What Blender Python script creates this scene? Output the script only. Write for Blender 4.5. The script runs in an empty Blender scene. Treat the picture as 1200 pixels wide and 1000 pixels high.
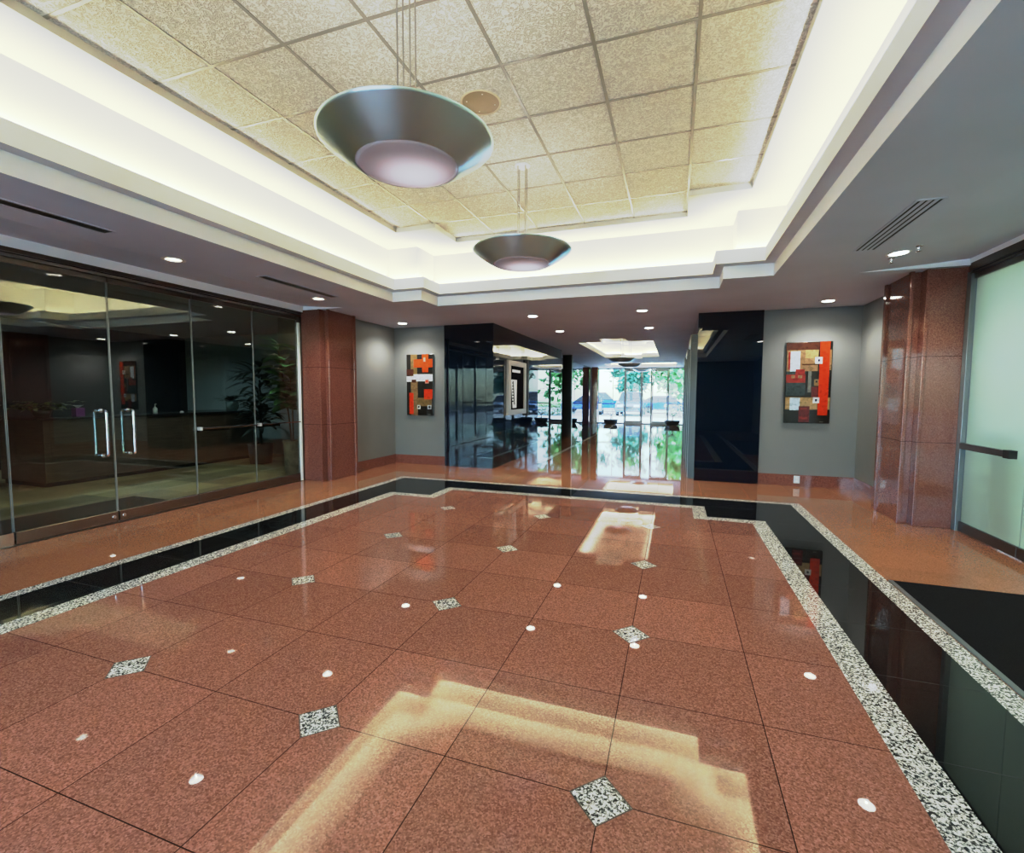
import bpy, bmesh, math, random
from mathutils import Vector, Matrix
S = 1.42                       # metres per layout unit; the eye is 1 unit above the floor
R = random.Random(7)
COL = bpy.context.scene.collection
PI = math.pi

def P(x, y, z): return Vector((x * S, y * S, (z + 1) * S))

# ------------------------------------------------------------------ materials
def mat(name, base=(.5, .5, .5), rough=.5, metal=0., spec=.5, emit=None, estr=0., coat=0., ior=1.5):
    m = bpy.data.materials.new(name); m.use_nodes = True
    b = m.node_tree.nodes['Principled BSDF']
    b.inputs['Base Color'].default_value = (*base, 1)
    b.inputs['Roughness'].default_value = rough
    b.inputs['Metallic'].default_value = metal
    b.inputs['Specular IOR Level'].default_value = spec
    b.inputs['IOR'].default_value = ior
    if coat: b.inputs['Coat Weight'].default_value = coat; b.inputs['Coat Roughness'].default_value = .02
    if emit: b.inputs['Emission Color'].default_value = (*emit, 1); b.inputs['Emission Strength'].default_value = estr
    return m

class NT:
    """tiny helper around a node tree"""
    def __init__(s, m): s.t = m.node_tree; s.n = s.t.nodes; s.b = s.n.get('Principled BSDF')
    def new(s, k, **kw):
        n = s.n.new(k)
        for a, v in kw.items(): setattr(n, a, v)
        return n
    def link(s, a, b): s.t.links.new(a, b)
    def pos(s): return s.new('ShaderNodeNewGeometry').outputs['Position']
    def objco(s): return s.new('ShaderNodeTexCoord').outputs['Object']
    def math(s, op, a, b=None, c=None):
        n = s.new('ShaderNodeMath', operation=op)
        for i, v in enumerate((a, b, c)):
            if v is None: continue
            if isinstance(v, (int, float)): n.inputs[i].default_value = v
            else: s.link(v, n.inputs[i])
        return n.outputs[0]
    def ramp(s, fac, stops, interp='LINEAR'):
        n = s.new('ShaderNodeValToRGB'); cr = n.color_ramp; cr.interpolation = interp
        while len(cr.elements) < len(stops): cr.elements.new(.5)
        for e, (p, c) in zip(cr.elements, stops): e.position = p; e.color = (*c, 1)
        s.link(fac, n.inputs[0]); return n.outputs[0]
    def noise(s, v, scale, detail=2, rough=.5, dist=0.):
        n = s.new('ShaderNodeTexNoise'); n.inputs['Scale'].default_value = scale
        n.inputs['Detail'].default_value = detail; n.inputs['Roughness'].default_value = rough
        n.inputs['Distortion'].default_value = dist
        s.link(v, n.inputs['Vector']); return n.outputs['Fac']
    def voro(s, v, scale, rnd=1.):
        n = s.new('ShaderNodeTexVoronoi'); n.inputs['Scale'].default_value = scale
        n.inputs['Randomness'].default_value = rnd
        s.link(v, n.inputs['Vector']); return n
    def mix(s, fac, a, b, blend='MIX'):
        n = s.new('ShaderNodeMix', data_type='RGBA', blend_type=blend)
        for i, v in ((0, fac), (6, a), (7, b)):
            if isinstance(v, (int, float)): n.inputs[i].default_value = v
            elif isinstance(v, tuple): n.inputs[i].default_value = (*v, 1)
            else: s.link(v, n.inputs[i])
        return n.outputs[2]
    def sep(s, v):
        n = s.new('ShaderNodeSeparateXYZ'); s.link(v, n.inputs[0]); return n.outputs
    def bump(s, h, strength, dist):
        n = s.new('ShaderNodeBump'); n.inputs['Strength'].default_value = strength; n.inputs['Distance'].default_value = dist
        s.link(h, n.inputs['Height']); s.link(n.outputs[0], s.b.inputs['Normal'])

def seam_mask(t, comps, axes, w):
    """1 on the joint lines; axes = [(component index, origin, pitch)] in metres"""
    out = None
    for i, o, p in axes:
        f = t.math('FRACT', t.math('DIVIDE', t.math('SUBTRACT', comps[i], o - 100 * p), p))
        d = t.math('MULTIPLY', t.math('MINIMUM', f, t.math('SUBTRACT', 1., f)), p)
        k = t.math('LESS_THAN', d, w / 2)
        out = k if out is None else t.math('MAXIMUM', out, k)
    return out

def granite(name, cols, scale, axes=None, seam_w=.005, seam_col=(.03, .014, .01), rough=.045, tint=0., spec=.5, ior=1.5, vary=.12):
    m = mat(name, rough=rough, spec=spec, ior=ior); t = NT(m); v = t.pos()
    vn = t.voro(v, scale); r = t.sep(vn.outputs['Color'])[0]
    n2 = t.noise(v, scale * .55, 3, .6)
    f = t.math('ADD', t.math('MULTIPLY', r, .6), t.math('MULTIPLY', n2, .42))
    c = t.ramp(f, cols)
    big = t.noise(v, 1.7, 2)
    c = t.mix(t.math('MULTIPLY', big, .35), c, tuple(x * .8 for x in cols[-2][1]))
    if axes:
        comps = t.sep(v)
        cells = []
        for i, o, p in axes:
            cells.append(t.math('FLOOR', t.math('DIVIDE', t.math('SUBTRACT', comps[i], o - 100 * p), p)))
        cv = t.new('ShaderNodeCombineXYZ')
        for i, q in enumerate(cells): t.link(q, cv.inputs[i])
        wn = t.new('ShaderNodeTexWhiteNoise', noise_dimensions='3D'); t.link(cv.outputs[0], wn.inputs['Vector'])
        br = t.math('ADD', 1. - vary, t.math('MULTIPLY', wn.outputs['Value'], vary * 2))
        hs = t.new('ShaderNodeHueSaturation'); t.link(br, hs.inputs['Value']); t.link(c, hs.inputs['Color']); c = hs.outputs[0]
        s = seam_mask(t, comps, axes, seam_w)
        c = t.mix(s, c, seam_col)
        t.link(t.math('MULTIPLY', t.math('SUBTRACT', 1., s), spec), t.b.inputs['Specular IOR Level'])
    t.link(c, t.b.inputs['Base Color'])
    return m

TP = .4285 * S
RED = [(.2, (.105, .042, .030)), (.42, (.180, .074, .055)), (.6, (.22, .094, .071)), (.82, (.30, .15, .118))]
ORG = [(.2, (.18, .075, .038)), (.42, (.25, .105, .055)), (.6, (.28, .122, .066)), (.82, (.34, .16, .092))]
PIL = [(.2, (.10, .036, .026)), (.42, (.155, .056, .04)), (.6, (.185, .070, .052)), (.82, (.235, .10, .075))]
AX = [(0, -1.005 * S, TP), (1, 1.112 * S, TP)]
M = {}
M['red'] = granite('red_granite', RED, 170, AX, .0044, (.022, .010, .007), rough=.014, spec=.27)
M['orange'] = granite('orange_granite', ORG, 170, AX, .003, (.16, .06, .035), rough=.03, vary=.06, spec=.4)
M['corr'] = granite('corridor_granite', [(a, tuple(q * .8 for q in c)) for a, c in ORG], 120, AX, .003, (.10, .045, .03), rough=.04, vary=.05)
M['pillar'] = granite('pillar_granite', PIL, 150, [(2, (.298 + 1) * S - 10 * .65 * S, .65 * S)], .006, (.03, .012, .008), rough=.05, vary=.03)
M['base'] = granite('baseboard_granite', PIL, 110, [(0, .2, 1.1), (1, .3, 1.1)], .004, (.05, .02, .015), rough=.08, vary=.05)

def white_granite():
    m = mat('speckled_granite', rough=.05); t = NT(m); v = t.pos()
    a = t.noise(v, 88, 2.5, .6, .6); b = t.voro(v, 120); r = t.sep(b.outputs['Color'])[0]
    f = t.math('ADD', t.math('MULTIPLY', a, .78), t.math('MULTIPLY', r, .22))
    c = t.ramp(f, [(.41, (.012, .014, .014)), (.465, (.13, .135, .125)), (.51, (.44, .44, .40)), (.62, (.78, .77, .70))])
    t.link(c, t.b.inputs['Base Color']); return m
M['white_granite'] = white_granite()
M['black_inlay'] = granite('black_inlay_granite', [(.2, (.004, .004, .004)), (.5, (.006, .006, .006)), (.7, (.008, .008, .008)), (.9, (.016, .016, .016))], 140,
                           [(1, 1.542 * S, TP)], .003, (.05, .05, .05), rough=.02, vary=.02, spec=.3)
M['black_stone'] = granite('black_polished_granite', [(.2, (.0012, .003, .007)), (.5, (.0015, .004, .010)), (.7, (.002, .005, .012)), (.9, (.003, .007, .016))], 140, rough=.015, ior=1.5)  # slight blue of reflected daylight is put into the base colour
M['black_column'] = mat('black_column_paint', (.004, .004, .004), .35)

def plaster(name, base, bump=.25, scale=140, rough=.55):
    m = mat(name, base, rough, spec=.3); t = NT(m); v = t.pos()
    n = t.noise(v, scale, 3, .6); t.bump(n, bump, .004)
    c = t.ramp(t.noise(v, 1.1, 2), [(.3, tuple(x * .93 for x in base)), (.7, tuple(x * 1.05 for x in base))])
    t.link(c, t.b.inputs['Base Color']); return m
M['wall'] = plaster('grey_wall_paint', (.155, .165, .165), .55, 95, .5)
M['soffit'] = plaster('soffit_paint', (.56, .60, .70), .04, 200, .7)
M['cream'] = plaster('cove_paint', (.77, .725, .53), .03, 200, .7)
M['fascia'] = plaster('fascia_paint', (.92, .94, .93), .03, 200, .7)
M['fascia_low'] = plaster('lower_fascia_paint', (.92, .95, .97), .03, 200, .7)
M['far_frame'] = mat('far_frame_metal', (.14, .155, .17), .4, .4)
M['trim'] = plaster('ceiling_trim_paint', (.56, .545, .50), .03, 200, .6)
M['ledge'] = plaster('ledge_paint', (.52, .54, .60), .03, 200, .7)
M['pocket'] = plaster('pocket_paint', (.93, .96, .98), .03, 200, .7)

def ceiling_tile():
    m = mat('acoustic_tile', rough=.9, spec=.1); t = NT(m); v = t.pos()
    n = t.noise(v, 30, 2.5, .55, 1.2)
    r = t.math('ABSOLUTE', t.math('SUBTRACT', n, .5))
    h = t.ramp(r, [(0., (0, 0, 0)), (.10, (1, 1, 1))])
    c = t.mix(h, (.47, .455, .41), (.78, .765, .70))  # crevice shade painted into the colour, on the mask that drives the bump
    t.link(c, t.b.inputs['Base Color']); t.bump(h, .7, .012); return m
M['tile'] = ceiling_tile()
M['grid'] = mat('ceiling_grid_metal', (.25, .24, .205), .3)
M['steel'] = mat('polished_steel', (.75, .76, .77), .12, 1.)
M['chrome'] = mat('chrome', (.86, .87, .88), .06, 1.)
M['bronze'] = mat('dark_bronze', (.10, .085, .075), .28, .9)
M['rail'] = mat('brushed_rail', (.30, .27, .25), .25, 1.)
M['paleframe'] = mat('pale_frame', (.72, .78, .78), .4)  # pale tone stands in for the frosted glass reflected in the post
M['alu'] = mat('pale_aluminium', (.62, .66, .68), .35, .5)
M['grey_frame'] = mat('grey_frame_metal', (.16, .18, .19), .3, .6)
M['darkgap'] = mat('dark_gap', (.004, .004, .004), .7)
M['white'] = mat('white_plastic', (.75, .75, .73), .4)
M['rubber'] = mat('black_rubber', (.01, .01, .01), .6)

def brushed():
    m = mat('brushed_bowl_steel', (.42, .59, .68), .34, 1.); t = NT(m)
    t.b.inputs['Anisotropic'].default_value = .85; t.b.inputs['Anisotropic Rotation'].default_value = .25
    tg = t.new('ShaderNodeTangent', direction_type='RADIAL', axis='Z'); t.link(tg.outputs[0], t.b.inputs['Tangent'])
    x, y, z = t.sep(t.objco())
    rad = t.math('MULTIPLY', z, 300.)
    cv = t.new('ShaderNodeCombineXYZ'); t.link(rad, cv.inputs[2]); 
    n = t.noise(cv.outputs[0], 3., 2)
    return m
M['bowl'] = brushed()
M['bowl_in'] = mat('bowl_inside_white', (.85, .80, .70), .5)
M['diffuser'] = mat('lavender_glass_diffuser', (.40, .36, .385), .22, 0., emit=(.80, .70, .76), estr=.16)
def diffuser():
    m = M['diffuser']; t = NT(m); x, y, z = t.sep(t.objco())
    yy = t.math('ADD', y, -.08)
    d = t.math('SQRT', t.math('ADD', t.math('POWER', x, 2.), t.math('POWER', yy, 2.)))
    s = t.ramp(d, [(0., (1, 1, 1)), (.30, (.05, .05, .05))], 'EASE')
    t.link(t.math('MULTIPLY', t.sep(s)[0], .55), t.b.inputs['Emission Strength'])
diffuser()
M['lamp'] = mat('lamp_lens', (.9, .88, .8), .4, emit=(1., .90, .72), estr=45.)
M['lamp_ring'] = mat('lamp_trim', (.8, .79, .76), .35)
M['rod'] = mat('grey_rod', (.30, .29, .27), .35, .3)
M['speaker'] = mat('speaker_grille', (.26, .20, .12), .6)
M['speaker_ring'] = mat('speaker_rim', (.62, .54, .38), .5)

def glass(name, tint, ior, refl_tint=(1, 1, 1), rough=0.):
    m = bpy.data.materials.new(name); m.use_nodes = True; t = NT(m); t.n.remove(t.b)
    fr = t.new('ShaderNodeFresnel'); bf = t.new('ShaderNodeNewGeometry').outputs['Backfacing']
    t.link(t.math('ADD', ior, t.math('MULTIPLY', bf, 1. / ior - ior)), fr.inputs['IOR'])
    tr = t.new('ShaderNodeBsdfTransparent'); tr.inputs[0].default_value = (*tint, 1)
    gl = t.new('ShaderNodeBsdfGlossy'); gl.inputs['Roughness'].default_value = rough; gl.inputs['Color'].default_value = (*refl_tint, 1)
    mx = t.new('ShaderNodeMixShader'); t.link(fr.outputs[0], mx.inputs[0]); t.link(tr.outputs[0], mx.inputs[1]); t.link(gl.outputs[0], mx.inputs[2])
    t.link(mx.outputs[0], t.n['Material Output'].inputs[0]); return m
M['glass'] = glass('tinted_door_glass', (.68, .75, .71), 1.7)
M['clear'] = glass('clear_glass', (.80, .94, .99), 1.3)
M['edge'] = mat('glass_edge', (.20, .225, .225), .2)
def frosted():
    m = bpy.data.materials.new('frosted_green_glass'); m.use_nodes = True; t = NT(m); t.n.remove(t.b)
    v = t.pos(); 
    tr = t.new('ShaderNodeBsdfTranslucent'); df = t.new('ShaderNodeBsdfDiffuse'); gl = t.new('ShaderNodeBsdfGlossy')
    tr.inputs[0].default_value = (.56, .60, .45, 1); df.inputs[0].default_value = (.30, .40, .36, 1); gl.inputs['Roughness'].default_value = .12
    a = t.new('ShaderNodeMixShader'); a.inputs[0].default_value = .3; t.link(tr.outputs[0], a.inputs[1]); t.link(df.outputs[0], a.inputs[2])
    fr = t.new('ShaderNodeFresnel'); fr.inputs[0].default_value = 1.35
    b = t.new('ShaderNodeMixShader'); t.link(fr.outputs[0], b.inputs[0]); t.link(a.outputs[0], b.inputs[1]); t.link(gl.outputs[0], b.inputs[2])
    t.link(b.outputs[0], t.n['Material Output'].inputs[0]); return m
M['frosted'] = frosted()

def leafmat(name, c, rough=.4):
    m = mat(name, c, rough); t = NT(m)
    n = t.noise(t.pos(), 9, 2)
    t.link(t.ramp(n, [(.3, tuple(q * .6 for q in c)), (.7, tuple(min(1, q * 1.5) for q in c))]), t.b.inputs['Base Color']); return m
M['fig'] = leafmat('fig_leaf', (.07, .16, .055))
M['darkleaf'] = leafmat('dark_leaf', (.012, .02, .014))
M['trail'] = leafmat('trailing_leaf', (.10, .13, .03))
M['tree'] = leafmat('outdoor_leaf', (.10, .26, .07), .7)
M['tree2'] = leafmat('outdoor_leaf_blue', (.07, .22, .15), .7)
M['hedge'] = leafmat('hedge_leaf', (.26, .32, .14), .7)
M['bark'] = leafmat('bark', (.12, .08, .05), .9)
M['pot'] = leafmat('beige_pot', (.26, .22, .15), .8)
M['soil'] = mat('soil', (.02, .014, .01), .95)
M['planter'] = mat('dark_planter', (.012, .014, .013), .5)
def wood():
    m = mat('desk_wood', rough=.4); t = NT(m); v = t.pos(); mp = t.new('ShaderNodeMapping'); mp.inputs['Scale'].default_value = (1, 1, 14)
    t.link(v, mp.inputs[0]); n = t.noise(mp.outputs[0], 3.5, 4, .6, .4)
    t.link(t.ramp(n, [(.3, (.05, .034, .024)), (.7, (.105, .075, .052))]), t.b.inputs['Base Color']); return m
M['wood'] = wood()
M['counter'] = mat('dark_counter', (.012, .012, .013), .2)
def carpet():
    m = mat('reception_floor_tile', rough=.45); t = NT(m); v = t.pos(); x, y, z = t.sep(v)
    n = t.noise(v, 2.2, 3); 
    cv = t.new('ShaderNodeCombineXYZ'); t.link(t.math('FLOOR', t.math('DIVIDE', x, .6)), cv.inputs[0]); t.link(t.math('FLOOR', t.math('DIVIDE', y, .6)), cv.inputs[1])
    wn = t.new('ShaderNodeTexWhiteNoise'); t.link(cv.outputs[0], wn.inputs['Vector'])
    f = t.math('ADD', t.math('MULTIPLY', n, .5), t.math('MULTIPLY', wn.outputs['Value'], .5))
    t.link(t.ramp(f, [(.25, (.20, .15, .065)), (.75, (.46, .36, .18))]), t.b.inputs['Base Color']); return m
M['carpet'] = carpet()
def matfab(name, c):
    m = mat(name, c, .95, spec=.05); t = NT(m); n = t.noise(t.pos(), 420, 2); t.bump(n, .8, .004)
    t.link(t.ramp(n, [(.35, tuple(q * .5 for q in c)), (.7, tuple(q * 1.7 for q in c))]), t.b.inputs['Base Color']); return m
M['mat'] = matfab('black_mat_pile', (.007, .007, .008))
M['mat2'] = matfab('grey_mat_pile', (.05, .052, .052))
M['recwall'] = plaster('reception_wall_paint', (.22, .27, .28), .1)
M['recdark'] = plaster('reception_dark_wall', (.006, .009, .010), .05)
M['recceil'] = plaster('reception_ceiling', (.22, .22, .23), .05)
M['concrete'] = plaster('concrete', (.55, .53, .50), .1, 40, .9)
M['asphalt'] = plaster('asphalt', (.36, .36, .37), .1, 60, .9)
M['dark_asphalt'] = plaster('dark_asphalt', (.10, .10, .105), .1, 60, .9)
M['lawn'] = leafmat('lawn', (.22, .30, .10), .9)

# ------------------------------------------------------------------ mesh helpers
def B(): return bmesh.new()
def box(bm, a, b, mi=0, bev=0.):
    """axis box between two world corners (metres)"""
    x0, x1 = sorted((a[0], b[0])); y0, y1 = sorted((a[1], b[1])); z0, z1 = sorted((a[2], b[2]))
    vs = [bm.verts.new(c) for c in ((x0, y0, z0), (x1, y0, z0), (x1, y1, z0), (x0, y1, z0), (x0, y0, z1), (x1, y0, z1), (x1, y1, z1), (x0, y1, z1))]
    fs = [bm.faces.new([vs[i] for i in q]) for q in ((3, 2, 1, 0), (4, 5, 6, 7), (0, 1, 5, 4), (1, 2, 6, 5), (2, 3, 7, 6), (3, 0, 4, 7))]
    for f in fs: f.material_index = mi
    if bev:
        es = set(e for f in fs for e in f.edges)
        r = bmesh.ops.bevel(bm, geom=list(es), offset=bev, segments=2, affect='EDGES', profile=.5)
        for f in r['faces']: f.material_index = mi
    return fs
def ub(bm, a, b, mi=0, bev=0.): return box(bm, P(*a), P(*b), mi, bev)
def quad(bm, pts, mi=0):
    f = bm.faces.new([bm.verts.new(p) for p in pts]); f.material_index = mi; return f
def tube(bm, pts, r, n=12, caps=True, mi=0):
    rs = r if isinstance(r, (list, tuple)) else [r] * len(pts)
    pts = [Vector(p) for p in pts]; rings = []; up = None
    for i, p in enumerate(pts):
        d = (pts[min(i + 1, len(pts) - 1)] - pts[max(i - 1, 0)]).normalized()
        if up is None: up = d.orthogonal().normalized()
        up = (up - d * up.dot(d)).normalized(); sd = d.cross(up)
        rings.append([bm.verts.new(p + (up * math.cos(2 * PI * k / n) + sd * math.sin(2 * PI * k / n)) * rs[i]) for k in range(n)])
    for a, b in zip(rings, rings[1:]):
        for k in range(n):
            f = bm.faces.new((a[k], a[(k + 1) % n], b[(k + 1) % n], b[k])); f.smooth = True; f.material_index = mi
    if caps:
        for q in (rings[0][::-1], rings[-1]):
            f = bm.faces.new(q); f.material_index = mi
def lathe(bm, c, prof, n=48, mi=0, smooth=True):
    """prof: (radius, z) list in metres around the vertical through c"""
    rings = []
    for r, z in prof:
        if r < 1e-6: rings.append([bm.verts.new((c[0], c[1], c[2] + z))])
        else: rings.append([bm.verts.new((c[0] + r * math.cos(2 * PI * k / n), c[1] + r * math.sin(2 * PI * k / n), c[2] + z)) for k in range(n)])
    for a, b in zip(rings, rings[1:]):
        for k in range(n):
            if len(a) == 1 and len(b) == 1: continue
            q = (a[0], b[(k + 1) % n], b[k]) if len(a) == 1 else (a[k], a[(k + 1) % n], b[0]) if len(b) == 1 else (a[k], a[(k + 1) % n], b[(k + 1) % n], b[k])
            f = bm.faces.new(q); f.smooth = smooth; f.material_index = mi
def prism(bm, poly, z0, z1, mi=0, cap=True):
    """poly in metres (x, y) ccw"""
    lo = [bm.verts.new((x, y, z0)) for x, y in poly]; hi = [bm.verts.new((x, y, z1)) for x, y in poly]; n = len(poly)
    for i in range(n):
        f = bm.faces.new((lo[i], lo[(i + 1) % n], hi[(i + 1) % n], hi[i])); f.material_index = mi
    if cap:
        for q in (lo[::-1], hi):
            f = bm.faces.new(q); f.material_index = mi
def region(bm, incl, excl, z, flip=False, mi=0):
    """rectilinear region in layout units: rects and polygons, as cells at height z"""
    polys = [[(a, b), (c, b), (c, d), (a, d)] if not isinstance(a, tuple) else None for a, b, c, d in incl]
    xs = sorted({p[0] for q in polys for p in q} | {p[0] for q in excl for p in q}); ys = sorted({p[1] for q in polys for p in q} | {p[1] for q in excl for p in q})
    def inside(q, x, y):
        r = False
        for (x0, y0), (x1, y1) in zip(q, q[1:] + q[:1]):
            if (y0 > y) != (y1 > y) and x < (x1 - x0) * (y - y0) / (y1 - y0) + x0: r = not r
        return r
    cache = {}
    def v(x, y):
        if (x, y) not in cache: cache[(x, y)] = bm.verts.new(P(x, y, z))
        return cache[(x, y)]
    for x0, x1 in zip(xs, xs[1:]):
        for y0, y1 in zip(ys, ys[1:]):
            cx, cy = (x0 + x1) / 2, (y0 + y1) / 2
            if any(inside(q, cx, cy) for q in polys) and not any(inside(q, cx, cy) for q in excl):
                q = [v(x0, y0), v(x1, y0), v(x1, y1), v(x0, y1)]
                f = bm.faces.new(q[::-1] if flip else q); f.material_index = mi
def build(name, bm, mats, parent=None, label=None, cat=None, group=None, kind=None, recalc=True):
    if recalc: bmesh.ops.recalc_face_normals(bm, faces=bm.faces[:])
    off = Vector((0, 0, 0))
    if parent is not None:
        p = parent
        while p is not None: off += p.location; p = p.parent
        bmesh.ops.translate(bm, verts=bm.verts[:], vec=-off)
    me = bpy.data.meshes.new(name); bm.to_mesh(me); bm.free()
    for m in (mats if isinstance(mats, (list, tuple)) else [mats]): me.materials.append(M[m] if isinstance(m, str) else m)
    o = bpy.data.objects.new(name, me); COL.objects.link(o)
    if parent is not None: o.parent = parent
    return tag(o, label, cat, group, kind)
def origin(o, p):
    """move a top-level mesh's origin to p (metres)"""
    p = Vector(p); o.data.transform(Matrix.Translation(-p)); o.location = p; return o
def tag(o, label=None, cat=None, group=None, kind=None):
    if label: o['label'] = label
    if cat: o['category'] = cat
    if group: o['group'] = group
    if kind: o['kind'] = kind
    return o
def thing(name, loc, label, cat, group=None, kind=None):
    o = bpy.data.objects.new(name, None); COL.objects.link(o); o.location = loc; o.empty_display_size = .1
    return tag(o, label, cat, group, kind)
def copy_tree(o, loc=None, label=None, parent=None):
    c = o.copy(); COL.objects.link(c)
    if parent is not None: c.parent = parent
    if loc is not None: c.location = loc
    if label: c['label'] = label
    for ch in [q for q in bpy.data.objects if q.parent == o]: copy_tree(ch, parent=c)
    return c
def struct(name, bm, mats, parent=None, recalc=True): return build(name, bm, mats, parent, kind=None if parent else 'structure', recalc=recalc)
def smooth_all(o):
    for f in o.data.polygons: f.use_smooth = True
    return o

# ------------------------------------------------------------------ plan numbers (layout units; z from eye height)
ZF, ZS = -1., .944                       # floor, soffit
CX, CY = -1.01, 1.65                     # centre of the lobby
YB, YR = 5.92, -2.62                     # back wall, rear wall
XL, XR = -4.06, 2.03                     # glass lines
YD = 16.95                               # far doors
def mir(poly): return poly
def ring(x0, xn0, xn1, x1, ys, yc):
    """notched rectangle, mirrored about CY"""
    a, b = 2 * CY - ys, 2 * CY - yc
    return [(x0, a), (xn0, a), (xn0, b), (xn1, b), (xn1, a), (x1, a), (x1, ys), (xn1, ys), (xn1, yc), (xn0, yc), (xn0, ys), (x0, ys)]
F1 = ring(-2.765, -2.43, .347, .712, 4.245, 4.585)
F2 = ring(-2.687, -2.352, .28, .634, 4.150, 4.475)
CV = ring(-2.84, -2.50, .445, .79, 4.29, 4.635)
TR = ring(-2.466, -2.06, .0616, .4885, 3.853, 4.28)
ZL, ZT2, ZC, ZT = 1.043, 1.147, 1.488, 1.525

# ------------------------------------------------------------------ floor
b = B()
INO = [(-2.61, 2*CY-4.01), (-2.175, 2*CY-4.01), (-2.175, 2*CY-4.41), (.17, 2*CY-4.41), (.17, 2*CY-4.04), (.60, 2*CY-4.04), (.60, 4.045), (.17, 4.045), (.17, 4.42), (-2.175, 4.42), (-2.175, 4.00), (-2.61, 4.00)]
INW = [(-2.725, 2*CY-4.12), (-2.275, 2*CY-4.12), (-2.275, 2*CY-4.515), (.277, 2*CY-4.515), (.277, 2*CY-4.14), (.706, 2*CY-4.14), (.706, 4.145), (.277, 4.145), (.277, 4.53), (-2.275, 4.515), (-2.275, 4.105), (-2.725, 4.105)]
INW = [(x, 4.52 if y in (4.53, 4.515) else y) for x, y in INW]
def rect(x0, y0, x1, y1): return [(x0, y0), (x1, y0), (x1, y1), (x0, y1)]
BLK = rect(-3.04, 2*CY-4.865, 1.03, 4.865)
OUT = rect(-3.118, 2*CY-4.94, 1.115, 4.94)
region(b, [(-2.9, -1.6, .9, 4.9)], [], ZF)
bmesh.ops.delete(b, geom=b.verts[:], context='VERTS')
def poly_cells(bm, poly, hole, z, mi=0):
    xs = [p[0] for p in poly]; ys = [p[1] for p in poly]
    bb = (min(xs), min(ys), max(xs), max(ys))
    # outside of poly inside its bbox is excluded by even-odd
    ex = [] if hole is None else [hole]
    xs = sorted(set(xs) | {p[0] for q in ex for p in q}); ys = sorted(set(ys) | {p[1] for q in ex for p in q})
    def inside(q, x, y):
        r = False
        for (x0, y0), (x1, y1) in zip(q, q[1:] + q[:1]):
            if (y0 > y) != (y1 > y) and x < (x1 - x0) * (y - y0) / (y1 - y0) + x0: r = not r
        return r
    for x0, x1 in zip(xs, xs[1:]):
        for y0, y1 in zip(ys, ys[1:]):
            cx, cy = (x0 + x1) / 2, (y0 + y1) / 2
            if inside(poly, cx, cy) and not any(inside(q, cx, cy) for q in ex):
                quad(bm, [P(x0, y0, z), P(x1, y0, z), P(x1, y1, z), P(x0, y1, z)], mi)
poly_cells(b, INO, None, ZF, 0)                                     # red field
poly_cells(b, rect(-4.2, YR, 2.2, 6.0), OUT, ZF, 1)                 # lighter granite round the inlay
poly_cells(b, rect(-2.95, 6.0, .30, YD + .1), None, ZF, 2)          # corridor
for dx in range(-2, 2):                                             # speckled diamonds at every other joint
    for dy in range(-4, 4):
        x, y = -1.005 + .857 * dx, 1.112 + .857 * dy
        if x < -2.3 or x > .3 or y > 4. or y < -1: continue
        h = .0745; z = ZF + .0004
        quad(b, [P(x - h, y, z), P(x, y - h, z), P(x + h, y, z), P(x, y + h, z)], 3)
        h2 = h + .005; z = ZF + .0002
        quad(b, [P(x - h2, y, z), P(x, y - h2, z), P(x + h2, y, z), P(x, y + h2, z)], 4)
M['seam'] = mat('floor_joint', (.02, .01, .008), .6)
struct('floor', b, ['red', 'orange', 'corr', 'white_granite', 'seam'])
b = B(); poly_cells(b, INW, INO, ZF + .0001); struct('trim_1', b, 'white_granite')
b = B(); poly_cells(b, BLK, INW, ZF); struct('trim_2', b, 'black_inlay')
b = B(); poly_cells(b, OUT, BLK, ZF + .0001); struct('trim_3', b, 'white_granite')
b = B()
for x in (-1.89, -.19): quad(b, [P(x, 6.6, ZF + .0004), P(x + .07, 6.6, ZF + .0004), P(x + .07, 16.2, ZF + .0004), P(x, 16.2, ZF + .0004)])
struct('trim_4', b, 'white_granite')

# ------------------------------------------------------------------ ceiling: soffit, trays, sloped pockets
def wall_strip(bm, poly, z0, z1, mi=0):
    for (x0, y0), (x1, y1) in zip(poly, poly[1:] + poly[:1]):
        quad(bm, [P(x0, y0, z0), P(x1, y1, z0), P(x1, y1, z1), P(x0, y0, z1)], mi)
YT = 10.41
def ring2(x0, xn0, xn1, x1, ys, yc, cy):
    a, c = 2 * cy - ys, 2 * cy - yc
    return [(x0, a), (xn0, a), (xn0, c), (xn1, c), (xn1, a), (x1, a), (x1, ys), (xn1, ys), (xn1, yc), (xn0, yc), (xn0, ys), (x0, ys)]
def grow(p, d, cx, cy):
    return [(x + math.copysign(d, x - cx), y + math.copysign(d, y - cy)) for x, y in p]
T1 = ring2(-1.69, -1.245, -.805, -.385, 12.22, 12.70, YT)
T2 = rect(-2.08, 14.65, .02, 16.45)
CRL, CRR = -3.47, 1.31
PKR = rect(CRR, -1.05, 2.2, 4.35); PKL = rect(-4.2, -1.05, CRL, 4.35)
b = B()
region(b, [(-4.2, YR, 2.2, 6.0), (-2.95, 6.0, .30, YD + .1)], [F1, T1, T2, PKR, PKL] + [rect(-3.435, y - .05, -3.335, y + .05) for y in (2.44, 3.88)], ZS, True, 0)
zr = .996
for xc, xe in ((CRR, 2.2), (CRL, -4.2)):
    ze = zr + .008
    quad(b, [P(xc, -1.05, ZS), P(xe, -1.05, ze), P(xe, 4.35, ze), P(xc, 4.35, ZS)], 0)
    for yy in (-1.05, 4.35):
        f = b.faces.new([b.verts.new(p) for p in (P(xc, yy, ZS), P(xe, yy, ZS), P(xe, yy, ze))]); f.material_index = 1
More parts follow.
